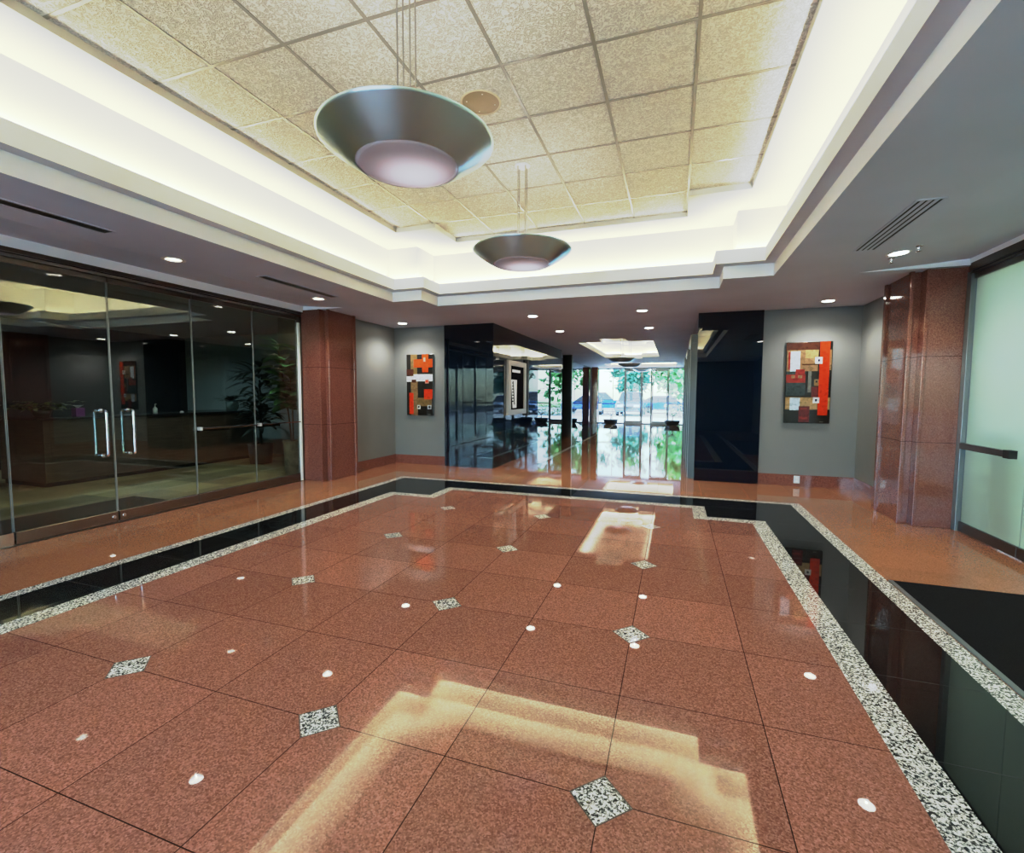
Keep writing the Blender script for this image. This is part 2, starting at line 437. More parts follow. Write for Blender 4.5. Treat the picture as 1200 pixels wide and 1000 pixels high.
ceil = struct('ceiling', b, ['soffit', 'pocket'], recalc=False)
# main tray
b = B()
wall_strip(b, F1, ZS, ZL, 0)
poly_cells(b, F1, F2, ZL, 1)
wall_strip(b, F2, ZL, ZT2, 2)
poly_cells(b, CV, F2, ZT2 - .06, 3)                   # cove floor behind the lip
wall_strip(b, F2, ZT2 - .06, ZT2, 3) if False else None
wall_strip(b, CV, ZT2 - .06, ZC, 3)
poly_cells(b, CV, TR, ZC, 3)
wall_strip(b, TR, ZC - .006, ZT, 4)
struct('ceiling_tray', b, ['fascia_low', 'ledge', 'fascia', 'cream', 'trim'], recalc=False)
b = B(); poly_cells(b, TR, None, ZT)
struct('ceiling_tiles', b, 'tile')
b = B()                                                # exposed grid
w = .0078
def tspan(axis, c):
    o = []
    n = len(TR)
    for (x0, y0), (x1, y1) in zip(TR, TR[1:] + TR[:1]):
        if axis == 0 and y0 == y1 and min(x0, x1) <= c <= max(x0, x1): o.append(y0)
        if axis == 1 and x0 == x1 and min(y0, y1) <= c <= max(y0, y1): o.append(x0)
    return min(o), max(o)
k = -12
for k in range(-14, 14):
    x = -.80 + .4285 * k
    if -2.44 < x < .47:
        xx = min(max(x, -2.059), .0615) if abs(x - .058) < .02 else x
        a, c = tspan(0, xx - .01 if abs(x - .058) < .02 else xx); ub(b, (x - w, a, ZT - .003), (x + w, c, ZT))
    y = 2.15 + .4285 * k
    if 2 * CY - 4.27 < y < 4.27:
        a, c = tspan(1, y); ub(b, (a, y - w, ZT - .0028), (c, y + w, ZT))
struct('ceiling_grid', b, 'grid')
# corridor trays
b = B()
for poly, cx, cy in ((T1, -1.03, YT), (T2, -1.03, 15.55)):
    wall_strip(b, poly, ZS, ZS + .10, 0)
    cv = grow(poly, .10, cx, cy); tr = grow(poly, -.12, cx, cy)
    poly_cells(b, cv, poly, ZS + .07, 1); wall_strip(b, cv, ZS + .07, 1.30, 1); poly_cells(b, cv, tr, 1.30, 1)
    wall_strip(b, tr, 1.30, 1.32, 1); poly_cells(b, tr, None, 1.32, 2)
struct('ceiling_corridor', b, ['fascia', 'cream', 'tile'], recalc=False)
# roof over everything
b = B(); ub(b, (-9.2, YR - .2, 1.70), (2.6, YD + .05, 1.78)); struct('ceiling_roof', b, 'concrete')

def area(name, loc, sx, sy, power, col, axis, d):
    l = bpy.data.lights.new(name, 'AREA'); l.shape = 'RECTANGLE'; l.size = sx; l.size_y = sy; l.energy = power; l.color = col
    o = bpy.data.objects.new(name, l); COL.objects.link(o)
    z = -Vector(d).normalized(); x = Vector(axis).normalized(); y = z.cross(x)
    m = Matrix((x, y, z)).transposed().to_4x4(); m.translation = loc; o.matrix_world = m
    return o
WARM = (1., .93, .79)
def cove(outer, inner, z, per_m, y_min=-99):
    n = len(outer)
    for i in range(n):
        (x0, y0), (x1, y1) = outer[i], outer[(i + 1) % n]; (u0, v0), (u1, v1) = inner[i], inner[(i + 1) % n]
        L = math.hypot(x1 - x0, y1 - y0)
        if L < .05: continue
        cx, cy = (x0 + x1 + u0 + u1) / 4, (y0 + y1 + v0 + v1) / 4
        if cy < y_min: continue
        hor = y0 == y1
        ln = (abs(u1 - u0) + abs(x1 - x0)) / 2 * S if hor else (abs(v1 - v0) + abs(y1 - y0)) / 2 * S
        ox, oy = (x0 + x1 - u0 - u1), (y0 + y1 - v0 - v1)
        out = Vector((0, math.copysign(1, oy), 0)) if hor else Vector((math.copysign(1, ox), 0, 0))
        area('cove_lamp', P(cx, cy, z), ln, .05, per_m * ln, WARM, (1, 0, 0) if hor else (0, 1, 0), out * .72 + Vector((0, 0, .69)))
cove(CV, F2, ZT2 - .05, COVE_W if 'COVE_W' in globals() else 27.)
cove(grow(T1, .10, -1.03, YT), T1, ZS + .075, 24.)
cove(grow(T2, .10, -1.03, 15.55), T2, ZS + .075, 24.)

# ------------------------------------------------------------------ walls
zt = ZS
b = B(); ub(b, (-3.95, YB, ZF), (-3.02, YB + .1, zt)); struct('wall_back_left', b, 'wall')
b = B(); ub(b, (.91, YB, ZF), (1.95, YB + .1, zt)); struct('wall_back_right', b, 'wall')
b = B(); ub(b, (-3.95, 4.84, ZF), (-3.84, YB, zt)); struct('wall_left', b, 'wall')
b = B(); ub(b, (1.84, 4.88, ZF), (1.95, YB, zt)); struct('wall_right', b, 'wall')
# black stone blocks: front faces and corridor sides
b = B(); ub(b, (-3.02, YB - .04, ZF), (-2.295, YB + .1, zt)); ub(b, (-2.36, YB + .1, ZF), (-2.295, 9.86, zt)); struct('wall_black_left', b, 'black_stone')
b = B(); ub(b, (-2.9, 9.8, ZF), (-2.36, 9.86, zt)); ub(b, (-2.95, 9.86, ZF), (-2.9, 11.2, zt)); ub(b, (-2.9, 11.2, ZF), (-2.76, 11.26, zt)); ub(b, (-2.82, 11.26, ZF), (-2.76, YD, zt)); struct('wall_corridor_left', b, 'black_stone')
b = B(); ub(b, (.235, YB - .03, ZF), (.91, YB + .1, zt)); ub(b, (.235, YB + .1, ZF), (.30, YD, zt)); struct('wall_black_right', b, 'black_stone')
# rear wall with a tall daylight window band
b = B()
ub(b, (-4.2, YR - .1, ZF), (-3.2, YR, zt)); ub(b, (.2, YR - .1, ZF), (2.2, YR, zt)); ub(b, (-3.2, YR - .1, .86), (.2, YR, zt))
struct('wall_rear', b, 'wall')
b = B()
ub(b, (XL - .1, YR, ZF), (XL + .02, -1.0, zt)); struct('wall_rear_left', b, 'wall')
b = B(); ub(b, (XR, YR, ZF), (XR + .1, -1.0, zt)); struct('wall_rear_right', b, 'wall')
# closing pieces above the soffit line and at both sides
b = B(); ub(b, (-4.3, 4.3, zr - .02), (XL - .04, 4.5, 1.7)); ub(b, (XL - .24, YR, .955), (XL - .04, 4.5, 1.7)); ub(b, (XR + .03, YR, .955), (XR + .2, 6.1, 1.7)); ub(b, (XR + .10, 4.3, ZF), (XR + .2, 6.1, 1.7)); ub(b, (1.95, 5.9, ZF), (XR + .2, 6.1, zt))
struct('wall_upper', b, 'soffit')
b = B(); ub(b, (.33, 6.02, ZF), (.4, YD, 1.7)); ub(b, (.3, 6.04, ZF), (XR + .2, 6.1, 1.7)); ub(b, (-9.0, 6.9, ZF), (-2.95, 6.98, 1.7)); ub(b, (-3.0, 6.9, ZF), (-2.96, YD, 1.7)); ub(b, (-3.0, YD, .95), (.4, YD + .05, 1.7)); ub(b, (-4.3, YR - .12, .94), (2.3, YR - .02, 1.7))
ub(b, (-3.0, YD, ZF), (-2.62, YD + .05, .95)); ub(b, (.29, YD, ZF), (.4, YD + .05, .95))
struct('wall_outer', b, 'soffit')
# baseboards
ZB = -.875
b = B(); ub(b, (-3.84, YB - .012, ZF), (-3.02, YB, ZB)); struct('baseboard_back_left', b, 'base')
b = B(); ub(b, (.91, YB - .012, ZF), (1.84, YB, ZB)); struct('baseboard_back_right', b, 'base')
b = B(); ub(b, (-3.84, 4.87, ZF), (-3.828, YB - .012, ZB)); struct('baseboard_left', b, 'base')
b = B(); ub(b, (1.828, 4.91, ZF), (1.84, YB - .012, ZB)); struct('baseboard_right', b, 'base')

# ------------------------------------------------------------------ granite corner pillars
def pillar(side, label):
    """stepped corner pillar with raised ribs at its arrises; plan for the right one, mirrored for the left"""
    c = (1.675 - 3.70) / 2
    def fx(x): return x if side > 0 else 2 * c - x
    dy = 0 if side > 0 else -.05
    def pl(bm, rects):
        for x0, y0, x1, y1 in rects:
            ub(bm, (fx(x0), y0 + dy, ZF + .001), (fx(x1), y1 + dy, .935 if y0 < 4.36 else ZS - .001), 0, .003)
    root = thing('granite_pillar', P(fx(1.85), 4.65 + dy, ZF), label, 'pillar', 'red granite corner pillars')
    bm = B(); pl(bm, [(1.775, 4.395, 2.028, 4.90)]); pl(bm, [(1.69, 4.47, 1.775, 4.90)]); build('shaft', bm, 'pillar', root)
    for nm, r in (('rib', (1.752, 4.382, 1.775, 4.47)), ('rib', (1.672, 4.432, 1.697, 4.47)), ('rib', (1.672, 4.875, 1.697, 4.915))):
        bm = B(); pl(bm, [r]); build(nm, bm, 'pillar', root)
    return root
pillar(1, 'brown red granite pillar beside the frosted green glass door')
pillar(-1, 'brown red granite pillar at the end of the dark glass doors')
c0 = thing('black_column', P(-2.43, 11.2, ZF), 'square black column standing in the corridor by the left wall', 'column')
b = B(); ub(b, (-2.545, 11.08, ZF), (-2.325, 11.19, ZS)); build('shaft', b, 'black_column', c0)
b = B(); ub(b, (-2.70, 16.2, ZF), (-2.50, 16.42, ZS), 0, .004); o = build('corridor_pillar', b, 'pillar', None, 'narrow brown granite pillar beside the far glass doors', 'pillar'); origin(o, P(-2.6, 16.3, ZF))

# ------------------------------------------------------------------ glass doors, left
def pane(bm, y0, y1, x, z0, z1, t=.0085, g=.0025, edge=.0032):
    a, c = y0 + g, y1 - g
    ub(bm, (x - t / 2, a + edge, z0), (x + t / 2, c - edge, z1), 0)
    ub(bm, (x - t / 2, a, z0), (x + t / 2, a + edge, z1), 1); ub(bm, (x - t / 2, c - edge, z0), (x + t / 2, c, z1), 1)
def pull(root, y, x):
    for s, tagl in ((1, None), (-1, None)):
        bm = B(); xo = x + s * .068; z0, z1 = -.472, -.132
        pts = [P(x + s * .004, y, z1)] + [P(xo - s * .02 * (1 - math.sin(a)), y, z1 - .02 * (1 - math.cos(a))) for a in [i * PI / 8 for i in range(5)]]
        pts += [P(xo - s * .02 * (1 - math.cos(a)), y, z0 + .02 * (1 - math.sin(a))) for a in [i * PI / 8 for i in range(5)]] + [P(x + s * .004, y, z0)]
        tube(bm, pts, .0135, 14)
        for z in (z0, z1): tube(bm, [P(x + s * .004, y, z), P(x + s * .010, y, z)], .022, 16)
        build('pull_handle', bm, 'chrome', root)
ZDT = .86
def door(n, y0, y1, x, lo, pull_y=None, bar=None, lock_y=None):
    root = thing('door_%d' % n, P(x, (y0 + y1) / 2, ZF), None, None, None, 'structure')
    bm = B(); pane(bm, y0, y1, x, -.985 + .075, ZDT - .03); build('glass_pane', bm, ['glass', 'edge'], root)
    bm = B(); ub(bm, (x - .017, y0 + .006, ZF + .006), (x + .017, y1 - .006, ZF + .088), 0, .003); build('bottom_rail', bm, 'rail', root)
    bm = B(); ub(bm, (x - .017, y0 + .006, ZDT - .035), (x + .017, y1 - .006, ZDT), 0, .003); build('top_rail', bm, 'bronze', root)
    if pull_y: pull(root, pull_y, x)
    if lock_y:
        bm = B(); tube(bm, [P(x + .015, lock_y, ZF + .05), P(x + .024, lock_y, ZF + .05)], .017, 16); build('lock_cylinder', bm, 'chrome', root)
    if bar:
        bm = B(); a, c = bar
        ub(bm, (x + .004, a, -.325), (x + .045, c, -.312), 0, .003); build('push_bar', bm, 'steel', root)
        bm = B(); ub(bm, (x - .042, a, -.352), (x - .006, a + (c - a) * .55, -.326), 0, .003); build('bar_housing', bm, 'rail', root)
        bm = B(); ub(bm, (x + .004, a - .004, -.335), (x + .05, a + .016, -.305), 0, .003); build('bar_bracket', bm, 'alu', root)
    return root
YJ = [4.285, 3.695, 3.055, 2.405, 1.795, 1.15]
door(1, YJ[4], YJ[3], XL, 0, pull_y=2.325, lock_y=2.37)
door(2, YJ[3], YJ[2], XL, 0, pull_y=2.51, lock_y=2.44)
door(3, YJ[2], YJ[1], XL, 0, bar=(3.075, 3.69))
door(4, YJ[1], YJ[0], XL, 0, bar=(3.72, 4.275))
b = B()
for a, c in ((YJ[5], YJ[4]), (.5, 1.15), (-.2, .5), (-1.0, -.2)): pane(b, a, c, XL, -.985 + .075, ZDT - .03)
win = struct('window_1', b, ['glass', 'edge'])
b = B(); ub(b, (XL - .017, -1.0, ZF + .001), (XL + .017, YJ[4] - .006, ZF + .088)); build('bottom_rail', b, 'steel', win)
b = B(); ub(b, (XL - .017, -1.0, ZDT - .035), (XL + .017, YJ[4] - .006, ZDT)); build('top_rail', b, 'bronze', win)
b = B()                                               # header: bronze box, dark gap, transom glass
ub(b, (XL - .04, -1.0, .893), (XL + .04, 4.33, .922), 0); ub(b, (XL - .03, -1.0, .884), (XL + .03, 4.33, .893), 1); ub(b, (XL - .035, -1.0, .864), (XL + .03, 4.33, .884), 2); ub(b, (XL - .04, 4.31, ZF), (XL + .02, 4.40, .905), 0)
struct('trim_5', b, ['bronze', 'darkgap', 'rail'])
b = B(); ub(b, (XL - .045, -1.0, .922), (XL + .045, 4.35, 1.0)); struct('trim_6', b, 'pocket')
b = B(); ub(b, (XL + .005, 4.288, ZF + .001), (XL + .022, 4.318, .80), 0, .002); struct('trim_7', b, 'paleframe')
b = B(); ub(b, (XL - .03, -1.0, ZF), (XL + .03, 4.3, ZF + .004)); struct('trim_8', b, 'bronze')

# ------------------------------------------------------------------ frosted glass doors, right
def frost(n, y0, y1, bar=None):
    root = thing('door_%d' % n, P(XR, (y0 + y1) / 2, ZF), None, None, None, 'structure')
    bm = B(); ub(bm, (XR - .004, y0 + .003, ZF + .06), (XR + .004, y1 - .003, .87)); build('glass_pane', bm, 'frosted', root)
    bm = B(); ub(bm, (XR - .02, y0 + .004, ZF + .006), (XR + .02, y1 - .004, ZF + .075), 0, .003); build('bottom_rail', bm, 'bronze', root)
    bm = B(); ub(bm, (XR - .02, y0 + .004, .845), (XR + .02, y1 - .004, .88), 0, .003); build('top_rail', bm, 'bronze', root)
    if bar:
        a, c = bar
        bm = B(); ub(bm, (XR - .045, a, -.385), (XR - .012, c, -.342), 0, .004); build('push_bar', bm, 'bronze', root)
        bm = B(); ub(bm, (XR - .052, a - .03, -.39), (XR - .008, a + .03, -.337), 0, .004); build('bar_end', bm, 'rubber', root)
frost(5, 3.70, 4.335, (3.80, 4.33)); frost(6, 3.05, 3.70, (3.08, 3.60))
b = B(); ub(b, (XR - .004, -1.0, ZF), (XR + .004, 3.05, .87)); struct('window_2', b, 'frosted')
b = B(); ub(b, (XR - .035, 4.338, ZF), (XR + .03, 4.392, .90), 0, .003); struct('trim_9', b, 'grey_frame')
b = B(); ub(b, (XR - .04, -1.0, .905), (XR + .04, 4.36, .957), 0); ub(b, (XR - .03, -1.0, .893), (XR + .03, 4.36, .905), 1); ub(b, (XR - .035, -1.0, .882), (XR + .03, 4.36, .893), 0)
struct('trim_10', b, ['bronze', 'darkgap'])
b = B(); ub(b, (XR - .045, -1.0, .957), (XR + .045, 4.35, 1.01)); struct('trim_11', b, 'pocket')

# ------------------------------------------------------------------ far glass doors and rear window
MU = [(-2.577, .03), (-2.07, .012), (-1.66, .045), (-1.075, .05), (-.77, .05), (-.205, .045), (.262, .015)]
b = B()
for x, w in MU: ub(b, (x - w / 2, YD - .03, ZF), (x + w / 2, YD + .03, ZS - .003))
ub(b, (-2.62, YD - .03, ZS - .045), (.29, YD + .03, ZS - .004)); ub(b, (-2.62, YD - .03, ZF), (.29, YD + .03, ZF + .03))
struct('trim_12', b, 'far_frame')
for i, ((x0, w0), (x1, w1)) in enumerate(zip(MU, MU[1:])):
    isd = i in (2, 4)
    a, c = x0 + w0 / 2, x1 - w1 / 2
    if isd:
        root = thing('door_%d' % (5 + i), P((a + c) / 2, YD, ZF), None, None, None, 'structure')
        bm = B(); ub(bm, (a + .03, YD - .004, ZF + .10), (c - .03, YD + .004, ZS - .13)); build('glass_pane', bm, 'clear', root)
        bm = B()
        for q in ((a + .004, ZF + .032, a + .034, ZS - .05), (c - .034, ZF + .032, c - .004, ZS - .05), (a + .034, ZF + .032, c - .034, ZF + .10), (a + .034, ZS - .13, c - .034, ZS - .05)):
            ub(bm, (q[0], YD - .02, q[1]), (q[2], YD + .02, q[3]))
        build('door_frame', bm, 'far_frame', root)
    else:
        bm = B(); ub(bm, (a, YD - .004, ZF + .03), (c, YD + .004, ZS - .045)); w = struct('window_%d' % (3 + i), bm, 'clear')
        if i in (0, 1, 5):
            bm = B(); ub(bm, (a, YD - .02, -.325), (c if i != 1 else a + .25, YD + .02, -.285)); build('guard_rail', bm, 'bronze', w)
b = B()
for k in range(6):
    x = -3.2 + 3.4 * k / 5; ub(b, (x - .03, YR - .08, ZF), (x + .03, YR - .02, .86))
ub(b, (-3.2, YR - .08, -.3), (.2, YR - .02, -.25))
struct('trim_13', b, 'bronze')
b = B(); ub(b, (-3.2, YR - .055, ZF), (.2, YR - .045, .86)); struct('window_20', b, 'clear')

# ------------------------------------------------------------------ elevator surrounds, right side of the corridor
for n, y in ((21, 6.5), (22, 8.3), (23, 10.1)):
    bm = B()
    for yy in (y - .42, y + .42): ub(bm, (.165, yy - .05, ZF), (.236, yy + .05, .62), 0, .003)
    ub(bm, (.165, y - .47, .62), (.236, y + .47, .72), 0, .003)
    d = struct('door_%d' % n, bm, 'black_column')
    bm = B(); ub(bm, (.222, y - .37, ZF + .002), (.236, y - .003, .62)); build('door_leaf', bm, 'rail', d)
    bm = B(); ub(bm, (.222, y + .003, ZF + .002), (.236, y + .37, .62)); build('door_leaf', bm, 'rail', d)

# ------------------------------------------------------------------ pendant lamps
def make_pendant(x, y, label, rr=.333, z_rim=.968, zc=ZT, group='steel bowl pendant lamps'):
    k = rr / .333; zb = z_rim - .092 * k
    base = P(x, y, zb); root = thing('pendant_lamp', base, label, 'pendant lamp', group)
    u = rr * S
    prof = [(.585, .0), (.62, .014), (.72, .076), (.82, .141), (.91, .204), (.97, .250), (1., .274)]
    bm = B()
    outp = [(r * u, z * u + .004) for r, z in prof]
    inp = [(r * u - .006 - .004 * (i == 0), z * u + .010) for i, (r, z) in enumerate(prof)][::-1]
    lathe(bm, base, outp + [(inp[0][0] + .004, outp[-1][1] + .003)], 96, 0); lathe(bm, base, [(inp[0][0] + .004, outp[-1][1] + .003)] + inp, 96, 1)
    bo = build('bowl', bm, ['bowl', 'bowl_in'], root)
    bm = B(); lathe(bm, base, [(0, -.030 * u), (.2 * u, -.026 * u), (.4 * u, -.014 * u), (.53 * u, -.003 * u), (.588 * u, .006), (.588 * u, .012), (0, .014)], 64); build('diffuser', bm, 'diffuser', root)
    for i in range(4):
        a = PI / 4 + i * PI / 2 + .12; dx, dy = .036 * k * math.cos(a), .036 * k * math.sin(a)
        bm = B(); q = P(x + dx, y + dy, zb); tube(bm, [q + Vector((0, 0, .02)), P(x + dx, y + dy, zc - .006)], .0048, 8); build('rod', bm, 'rod', root)
    bm = B(); lathe(bm, P(x, y, zc), [(0, -.016), (.066, -.016), (.074, -.010), (.074, -.0005), (0, -.0005)], 32); build('canopy', bm, 'lamp_ring', root)
    l = bpy.data.lights.new('pendant_bulb', 'SPOT'); l.energy = 14 * k * k; l.color = WARM; l.spot_size = 2.4; l.spot_blend = .6; l.shadow_soft_size = .08
    o = bpy.data.objects.new('pendant_bulb', l); COL.objects.link(o); o.location = base + Vector((0, 0, .06)); o.rotation_euler = (PI, 0, 0)
    return root
make_pendant(-1., 1.65, 'large steel bowl pendant lamp, nearest under the tiled ceiling')
make_pendant(-1., 3.094, 'steel bowl pendant lamp hanging second, farther down the tiled ceiling')
make_pendant(-1., 9.45, 'small steel bowl pendant lamp, first of those in the far corridor tray', .27, .71, 1.32)
make_pendant(-1., 11.2, 'small steel bowl pendant lamp, second one in the far corridor tray', .27, .71, 1.32)
make_pendant(-1., 15.3, 'small steel bowl pendant lamp nearest the far glass doors', .27, .80, 1.32)

# ------------------------------------------------------------------ downlights
def make_downlight(x, y, z, label, tilt=0.):
    root = thing('recessed_downlight', P(x, y, z), label, 'downlight', 'recessed ceiling downlights')
    base = P(x, y, z)
    bm = B(); lathe(bm, base, [(.070, -.002), (.088, -.007), (.098, -.004), (.099, 0)], 32); build('trim_ring', bm, 'lamp_ring', root)
    bm = B(); lathe(bm, base, [(0, -.0045), (.071, -.0045)], 32); build('lens', bm, 'lamp', root, recalc=False)
    root.rotation_euler[1] = tilt
    spot(base)
    return root
def spot(base):
    l = bpy.data.lights.new('downlight_beam', 'SPOT'); l.energy = SPOT_W; l.color = (1., .93, .80); l.spot_size = 2.45; l.spot_blend = .8; l.shadow_soft_size = 0.
    o = bpy.data.objects.new('downlight_beam', l); COL.objects.link(o); o.location = base + Vector((0, 0, -.03))
SPOT_W = 62.
dl = [(-3.47, 5.55, ZS, 'ceiling downlight above the left abstract painting'),
      (1.42, 5.53, ZS, 'ceiling downlight above the right abstract painting'),
      (-1.645, 5.52, ZS, 'front left downlight of the four at the corridor mouth'), (-.372, 5.53, ZS, 'front right downlight of the four at the corridor mouth'),
      (-1.645, 6.94, ZS, 'rear left downlight of the four at the corridor mouth'), (-.367, 6.96, ZS, 'rear right downlight of the four at the corridor mouth'),
      (1.385, 3.87, ZS + .006, 'downlight before the right granite pillar beside the air slot'),
      (-3.385, 2.44, ZS, 'deep set downlight above the dark glass doors with pull handles'), (-3.385, 3.88, ZS, 'deep set downlight beside the left granite pillar'),
      (1.40, 2.44, ZS + .006, 'downlight over the black entrance mat')]
for x, y, z, lab in [d for d in dl if d[0] == -3.385]:            # these two sit deep in their cans
    root = thing('recessed_downlight', P(x, y, z), lab, 'downlight', 'recessed ceiling downlights'); q = P(x, y, z)
    bm = B(); lathe(bm, q, [(.066, .09), (.066, 0), (.072, -.004), (.104, -.003), (.106, 0)], 32); build('trim_ring', bm, 'lamp_ring', root, recalc=False)
    bm = B(); lathe(bm, q, [(0, .027), (.066, .027)], 32); build('lens', bm, 'lamp', root, recalc=False)
    bm = B(); lathe(bm, q, [(0, .09), (.068, .09)], 32); build('can_top', bm, 'bronze', root, recalc=False)
    spot(q)
proto = make_downlight(*dl[0])
for x, y, z, lab in [d for d in dl[1:] if d[0] != -3.385]:
    c = copy_tree(proto, P(x, y, z), lab)
    if x == 1.385 or x == 1.40: c.rotation_euler[1] = -.07
    spot(P(x, y, z))

# ------------------------------------------------------------------ small ceiling things
root = thing('ceiling_speaker', P(-1.0, 2.378, ZT), 'round beige speaker set in the ceiling tiles beside the nearest pendant', 'speaker')
bm = B(); lathe(bm, P(-1.0, 2.378, ZT), [(.136, -.004), (.150, -.008), (.152, -.001)], 40); build('rim', bm, 'speaker_ring', root)
bm = B(); lathe(bm, P(-1.0, 2.378, ZT), [(0, -.006), (.08, -.0065), (.082, -.004), (.137, -.005)], 40); build('grille', bm, 'speaker', root)
for i in range(4):
    a = i * PI / 2 + .5; q = P(-1.0, 2.378, ZT) + Vector((.105 * math.cos(a), .105 * math.sin(a), -.005)); bm = B(); lathe(bm, q, [(0, -.003), (.005, -.002), (.006, 0)], 10); build('screw', bm, 'white', root)
def slot(x0, x1, y0, y1, label, n, z=ZS, sm='soffit'):
    root = thing('air_slot', P((x0 + x1) / 2, (y0 + y1) / 2, z), label, 'air vent', 'linear air slots in the soffit')
    bm = B(); ub(bm, (x0, y0, z - .0022), (x1, y1, z - .0004)); build('slot_opening', bm, 'darkgap', root)
    w = (x1 - x0)
    bm = B()
    for xa, xb, ya, yb in ((x0 - .006, x0 + .006, y0 - .006, y1 + .006), (x1 - .006, x1 + .006, y0 - .006, y1 + .006), (x0, x1, y0 - .006, y0 + .004), (x0, x1, y1 - .004, y1 + .006)):
        ub(bm, (xa, ya, z - .005), (xb, yb, z))
    build('frame', bm, M['soffit'], root)
    for i in range(1, n):
        xm = x0 + w * i / n; bm = B(); ub(bm, (xm - .0085, y0, z - .0045), (xm + .0085, y1, z)); build('slat', bm, sm, root)
slot(1.08, 1.195, 2.85, 3.70, 'long ceiling air slot beside the downlight on the right', 4)
slot(-3.215, -3.125, 2.99, 3.85, 'long ceiling air slot nearest the left granite pillar', 4, ZS, 'bronze')
slot(-3.215, -3.125, 1.05, 1.91, 'long ceiling air slot at the left edge, over the glass doors', 4, ZS, 'bronze')
def sprinkler(x, y, z, label):
    root = thing('sprinkler', P(x, y, z), label, 'sprinkler', 'sprinkler heads')
    q = P(x, y, z)
    bm = B(); lathe(bm, q, [(0, -.006), (.026, -.005), (.03, 0)], 20); build('escutcheon', bm, 'steel', root)
    bm = B(); lathe(bm, q, [(.008, -.006), (.008, -.024), (.004, -.03), (.004, -.042), (.019, -.044), (.019, -.047), (0, -.047)], 16); build('head', bm, 'steel', root)
sprinkler(1.39, 4.0, ZS + .006, 'small sprinkler head hanging before the right granite pillar')
sprinkler(1.445, 3.74, ZS + .010, 'small sprinkler head beside the right side downlight')

# ------------------------------------------------------------------ paintings
AC = {}
def art_col(c, key):
    AC.setdefault(key, granite('paint_' + key, [(.2, tuple(q * .6 for q in c)), (.45, c), (.65, c), (.9, tuple(min(1, q * 1.35) for q in c))], 30, rough=.25)); return AC[key]
def painting(x0, x1, z0, z1, base, patches, label):
    y = YB; bm = B(); cols = ['black'] + [p[4] for p in patches]
    PAL = dict(black=(.010, .009, .007), red=(.52, .028, .005), orange=(.52, .045, .006), tan=(.19, .115, .055), gold=(.31, .20, .085), white=(.58, .60, .62), pale=(.46, .60, .72), maroon=(.09, .008, .008),
               crimson=(.20, .018, .014), brown=(.05, .015, .008), slate=(.025, .036, .038), olive=(.13, .09, .035), ink=(.01, .012, .04), grey=(.11, .11, .10), pink=(.45, .2, .16))
    uniq = []
    for c in cols:
        if c not in uniq: uniq.append(c)
    ub(bm, (x0, y - .028, z0), (x1, y - .006, z1), 0, .006)
    for i, (u0, v0, u1, v1, c) in enumerate(patches):
        d = y - .0285 - .00025 * (i + 1); X0, X1 = x0 + (x1 - x0) * u0, x0 + (x1 - x0) * u1; Z0, Z1 = z1 - (z1 - z0) * v1, z1 - (z1 - z0) * v0
        f = quad(bm, [P(X0, d, Z0), P(X1, d, Z0), P(X1, d, Z1), P(X0, d, Z1)], uniq.index(c))
    root = thing('painting', P((x0 + x1) / 2, y - .015, z0), label, 'painting')
    build('canvas', bm, [art_col(PAL[c], c) for c in uniq], root, recalc=False)
    bm = B(); ub(bm, (x0 + .06, y - .007, z0 + .1), (x1 - .06, y, z1 - .1)); build('backing_frame', bm, 'rubber', root)
painting(-3.625, -3.20, -.300, .558, 'black', [
    (.16, 0, .40, 1, 'olive'), (.17, .44, .42, 1, 'tan'), (0, .24, .27, .345, 'brown'), (.60, 0, .82, .29, 'orange'), (.28, .08, .97, .21, 'orange'), (.64, .05, .72, .12, 'pink'),
    (0, .355, .29, .445, 'white'), (.27, .325, .985, .44, 'white'), (.19, .41, .37, .46, 'brown'), (.70, .41, .84, .475, 'pink'), (.73, .425, .81, .455, 'red'), (.66, .57, .97, .72, 'red'), (.38, .71, .95, .85, 'olive'), (.66, .69, .95, .735, 'orange'),
    (.10, .63, .26, .98, 'red'), (.40, .83, .52, .895, 'white'), (.43, .845, .49, .88, 'black'), (.79, .83, .93, .895, 'white'), (.82, .845, .90, .88, 'black'), (.78, .98, .92, .99, 'grey')],
    'black and orange abstract painting on the left grey wall')
painting(1.142, 1.578, -.300, .582, 'black', [
    (0, .01, .72, .11, 'brown'), (.02, .10, .70, .36, 'tan'), (.05, .12, .10, .34, 'crimson'), (.42, .10, .70, .20, 'gold'), (.36, .27, .70, .285, 'brown'), (.10, .115, .31, .37, 'pale'), (.02, .36, .45, .66, 'slate'), (.50, .36, .57, .62, 'grey'), (.58, .38, .66, .46, 'black'),
    (.02, .40, .44, .50, 'crimson'), (.22, .335, .42, .47, 'crimson'), (.13, .41, .21, .445, 'tan'), (.28, .41, .37, .445, 'tan'), (.63, .46, .73, .54, 'tan'), (.66, .475, .70, .50, 'black'), (.58, .55, .72, .68, 'maroon'),
    (.02, .68, .72, .83, 'gold'), (.12, .685, .34, .84, 'pale'), (.32, .79, .56, .985, 'maroon'), (.36, .81, .50, .83, 'crimson'), (.34, .92, .52, .95, 'crimson'), (.94, .10, .985, .35, 'tan'), (.92, .68, .985, .83, 'gold'),
    (.73, .005, .94, .90, 'red'), (.63, .19, .79, .27, 'white'), (.69, .215, .735, .245, 'ink'), (.62, .68, .76, .75, 'white'), (.665, .70, .71, .73, 'ink'), (.78, .975, .86, .985, 'grey')],
    'black abstract painting with a vertical red stripe on the right grey wall')
root = thing('wall_outlet', P(1.298, YB - .012, -.93), 'pale outlet plate on the baseboard under the right painting', 'outlet')
